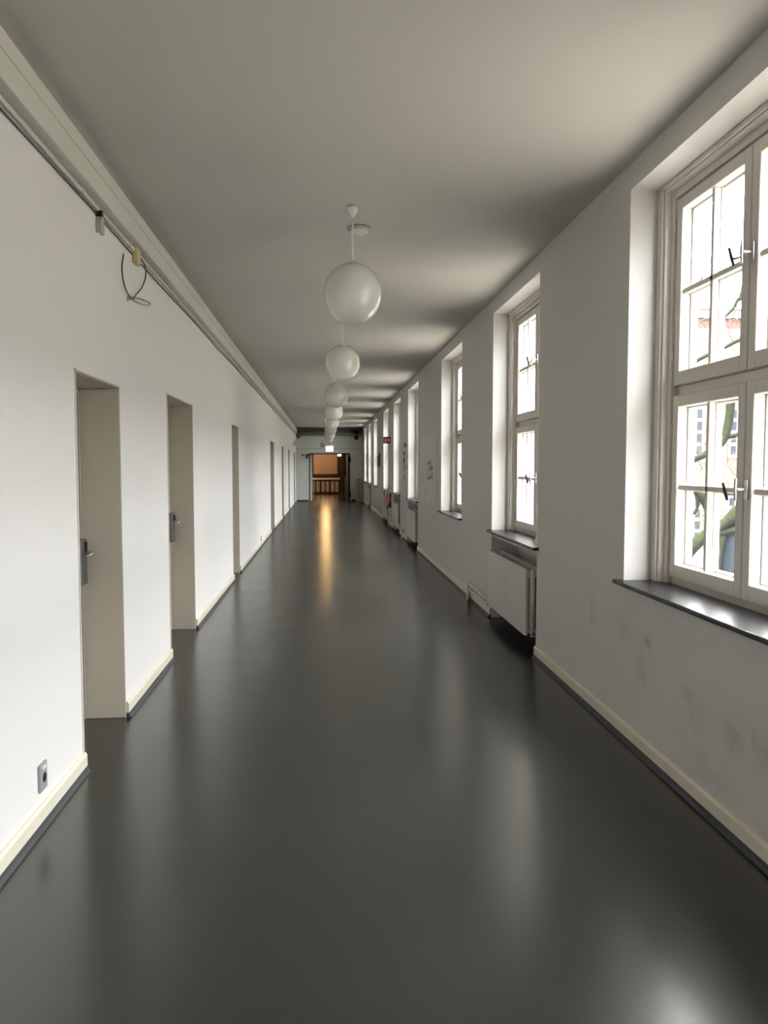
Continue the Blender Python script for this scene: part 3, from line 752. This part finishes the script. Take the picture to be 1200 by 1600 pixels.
# ================================================================== OUTSIDE
tag(MB().box(2.02, 90, -40, 120, -3.2, -3.0).build('ground', 'gravel'), 'pale courtyard ground outside the windows', 'ground', kind='structure')
o = MB().box(2.025, 2.29, 8.15, 8.62, -3.0, 3.6).build('brick_pier', 'brick_dark'); tag(o, 'narrow brick pier outside the second window', 'brick pier')
BYD = 40.0
t = thing('courtyard_building', (24, BYD, -3), 'pale brick building with white windows seen through the nearest window', 'building')
ea = onY(1100, 485, BYD).z+3
MB().box(-21.5, 30, 0, 8, 0, ea-.9).build('facade', 'brick', t)
MB().box(-21.5, 30, -.02, 8, ea-.9, ea-.42).build('red_band', 'red_band', t)
MB().box(-21.6, 30, -.25, 8, ea-.42, ea).build('cornice', 'render_white', t)
MB().prism([(-.45, ea), (8, ea), (4, ea+.6)], 'x', -21.8, 30).build('roof', 'roof_tile', t)
MB().box(2.0, 8, -75, 0, 0, ea-.5).build('unseen_wing', 'unseen_wing_pale', t)  # unseen wing added to block low sky light from the windows
zA1 = onY(1088, 637, BYD).z+3; zA0 = onY(1088, 713, BYD).z+3; xA = onY(1086, 670, BYD).x-24
zB1 = onY(1145, 775, BYD).z+3
def bwin(x, z0, z1):
    w = MB().box(x-.50, x+.50, -.06, .0, z0-.08, z1+.08).build('window', 'ext_white', t)
    g = MB(); nr = 4; h = (z1-z0)/nr
    for r_ in range(nr):
        for c_ in (-1, 1): g.box(x+c_*.22-.15, x+c_*.22+.15, -.07, -.055, z0+r_*h+.09, z0+(r_+1)*h-.09)
    g.build('pane', 'dark_pane', w)
for k in range(-8, 9):
    x = xA+k*2.35
    if -21 < x < 29:
        bwin(x, zA0, zA1); bwin(x, zB1-2.5, zB1)

def branch(pts, name, m, t, base):
    """pts: (pixel x, pixel y, depth, radius)"""
    P_ = [onY(x, y, d)-base for x, y, d, r in pts]; R_ = [r for *_, r in pts]
    sp_ = smooth(P_, 6); rs = []
    for i in range(len(R_)-1):
        for k in range(6): rs.append(R_[i]+(R_[i+1]-R_[i])*k/6)
    rs.append(R_[-1])
    return sp_, rs
base = onY(1165, 900, 7.2); base = Vector((base.x, base.y, -3.0))
t = thing('mossy_tree', tuple(base), 'old mossy tree with bent branches right outside the nearest window', 'tree')
tr = MB(); rn = random.Random(5)
gx = base.x
trunk = [Vector((-.02, 0, 0)), Vector((-.02, 0, 2.0)), onY(1157, 930, 7.2)-base, onY(1156, 880, 7.2)-base, onY(1161, 845, 7.2)-base, onY(1173, 812, 7.2)-base, onY(1184, 785, 7.2)-base, onY(1196, 765, 7.2)-base]
tr.tube(smooth(trunk, 6), [.27]*6+[.24]*6+[.20]*6+[.206]*6+[.20]*6+[.17]*6+[.12]*6+[.07], 20)
tr.build('trunk', 'bark', t)
MB().tube([onY(1122, 925, 7.14)-base, onY(1123, 870, 7.14)-base, onY(1129, 840, 7.14)-base, onY(1137, 812, 7.14)-base, onY(1150, 795, 7.14)-base], [.03, .035, .04, .04, .035], 10).build('moss_patch', 'mossy_bark', t)
BR = [
 [(1190, 775, 7.2, .09), (1180, 735, 7.2, .06), (1176, 700, 7.2, .05), (1171, 672, 7.1, .035), (1160, 675, 7.0, .028)],
 [(1120, 570, 7.0, .02), (1134, 600, 7.0, .034), (1141, 622, 7.0, .042), (1140, 650, 7.0, .040), (1133, 680, 7.0, .042), (1120, 698, 7.0, .04), (1102, 710, 7.0, .032), (1085, 718, 7.0, .028), (1066, 730, 7.0, .024)],
 [(1141, 640, 7.2, .03), (1148, 618, 7.2, .028), (1156, 600, 7.2, .022), (1175, 560, 7.2, .02)],
 [(1162, 676, 7.0, .022), (1145, 681, 7.0, .022), (1125, 686, 7.0, .024), (1116, 692, 7.0, .02)],
 [(1120, 828, 7.3, .05), (1108, 795, 7.3, .05), (1096, 775, 7.3, .045), (1086, 766, 7.3, .03), (1082, 750, 7.3, .01)],
 [(1088, 772, 7.3, .02), (1090, 790, 7.3, .016), (1084, 802, 7.3, .014), (1070, 811, 7.3, .012)],
 [(1155, 803, 7.1, .10), (1135, 815, 7.1, .045), (1122, 823, 7.1, .045), (1103, 836, 7.1, .055), (1086, 850, 7.1, .062), (1072, 866, 7.1, .065), (1055, 890, 7.1, .07)],
 [(1150, 828, 7.1, .05), (1130, 832, 7.1, .02), (1118, 834, 7.1, .016)],
 [(1175, 520, 7.6, .022), (1160, 529, 7.6, .020), (1143, 537, 7.6, .018), (1126, 547, 7.6, .014)],
 [(1120, 549, 8, .022), (1105, 555, 8, .022), (1090, 563, 8, .020), (1077, 573, 8, .018)],
 [(1166, 400, 7.6, .02), (1164, 440, 7.6, .028), (1160, 462, 7.6, .034), (1152, 470, 7.6, .018), (1145, 483, 7.6, .014), (1130, 497, 7.6, .012), (1120, 508, 7.6, .008)],
 [(1090, 325, 11, .03), (1087, 360, 11, .035), (1086, 400, 11, .035), (1083, 430, 11, .03), (1083, 455, 11, .02)],
 [(1085, 422, 11, .02), (1091, 418, 11, .012), (1098, 416, 11, .008)],
 [(1083, 450, 11, .03), (1091, 443, 11, .02), (1099, 432, 11, .01)],
]
for b_ in BR:
    s_, r_ = branch(b_, 'branch', 'mossy_bark', t, base)
    MB().tube(s_, r_, 10).build('branch', 'mossy_bark', t)
tw = MB()
for i in range(150):
    x = rn.uniform(1074, 1160); y = rn.uniform(560, 905) if rn.random() < .75 else rn.uniform(470, 560); d = rn.uniform(7.6, 8.6)
    p = onY(x, y, d)-base; pts = [p]; a = rn.uniform(0, 6.28)
    for k in range(5):
        a += rn.uniform(-.6, .6); p = p+Vector((math.cos(a)*.05, rn.uniform(-.02, .02), math.sin(a)*.05+.01)); pts.append(p)
    tw.tube(pts, [.005, .005, .004, .004, .003, .002], 5)
tag(tw.build('twigs', 'twig', t), kind='stuff')
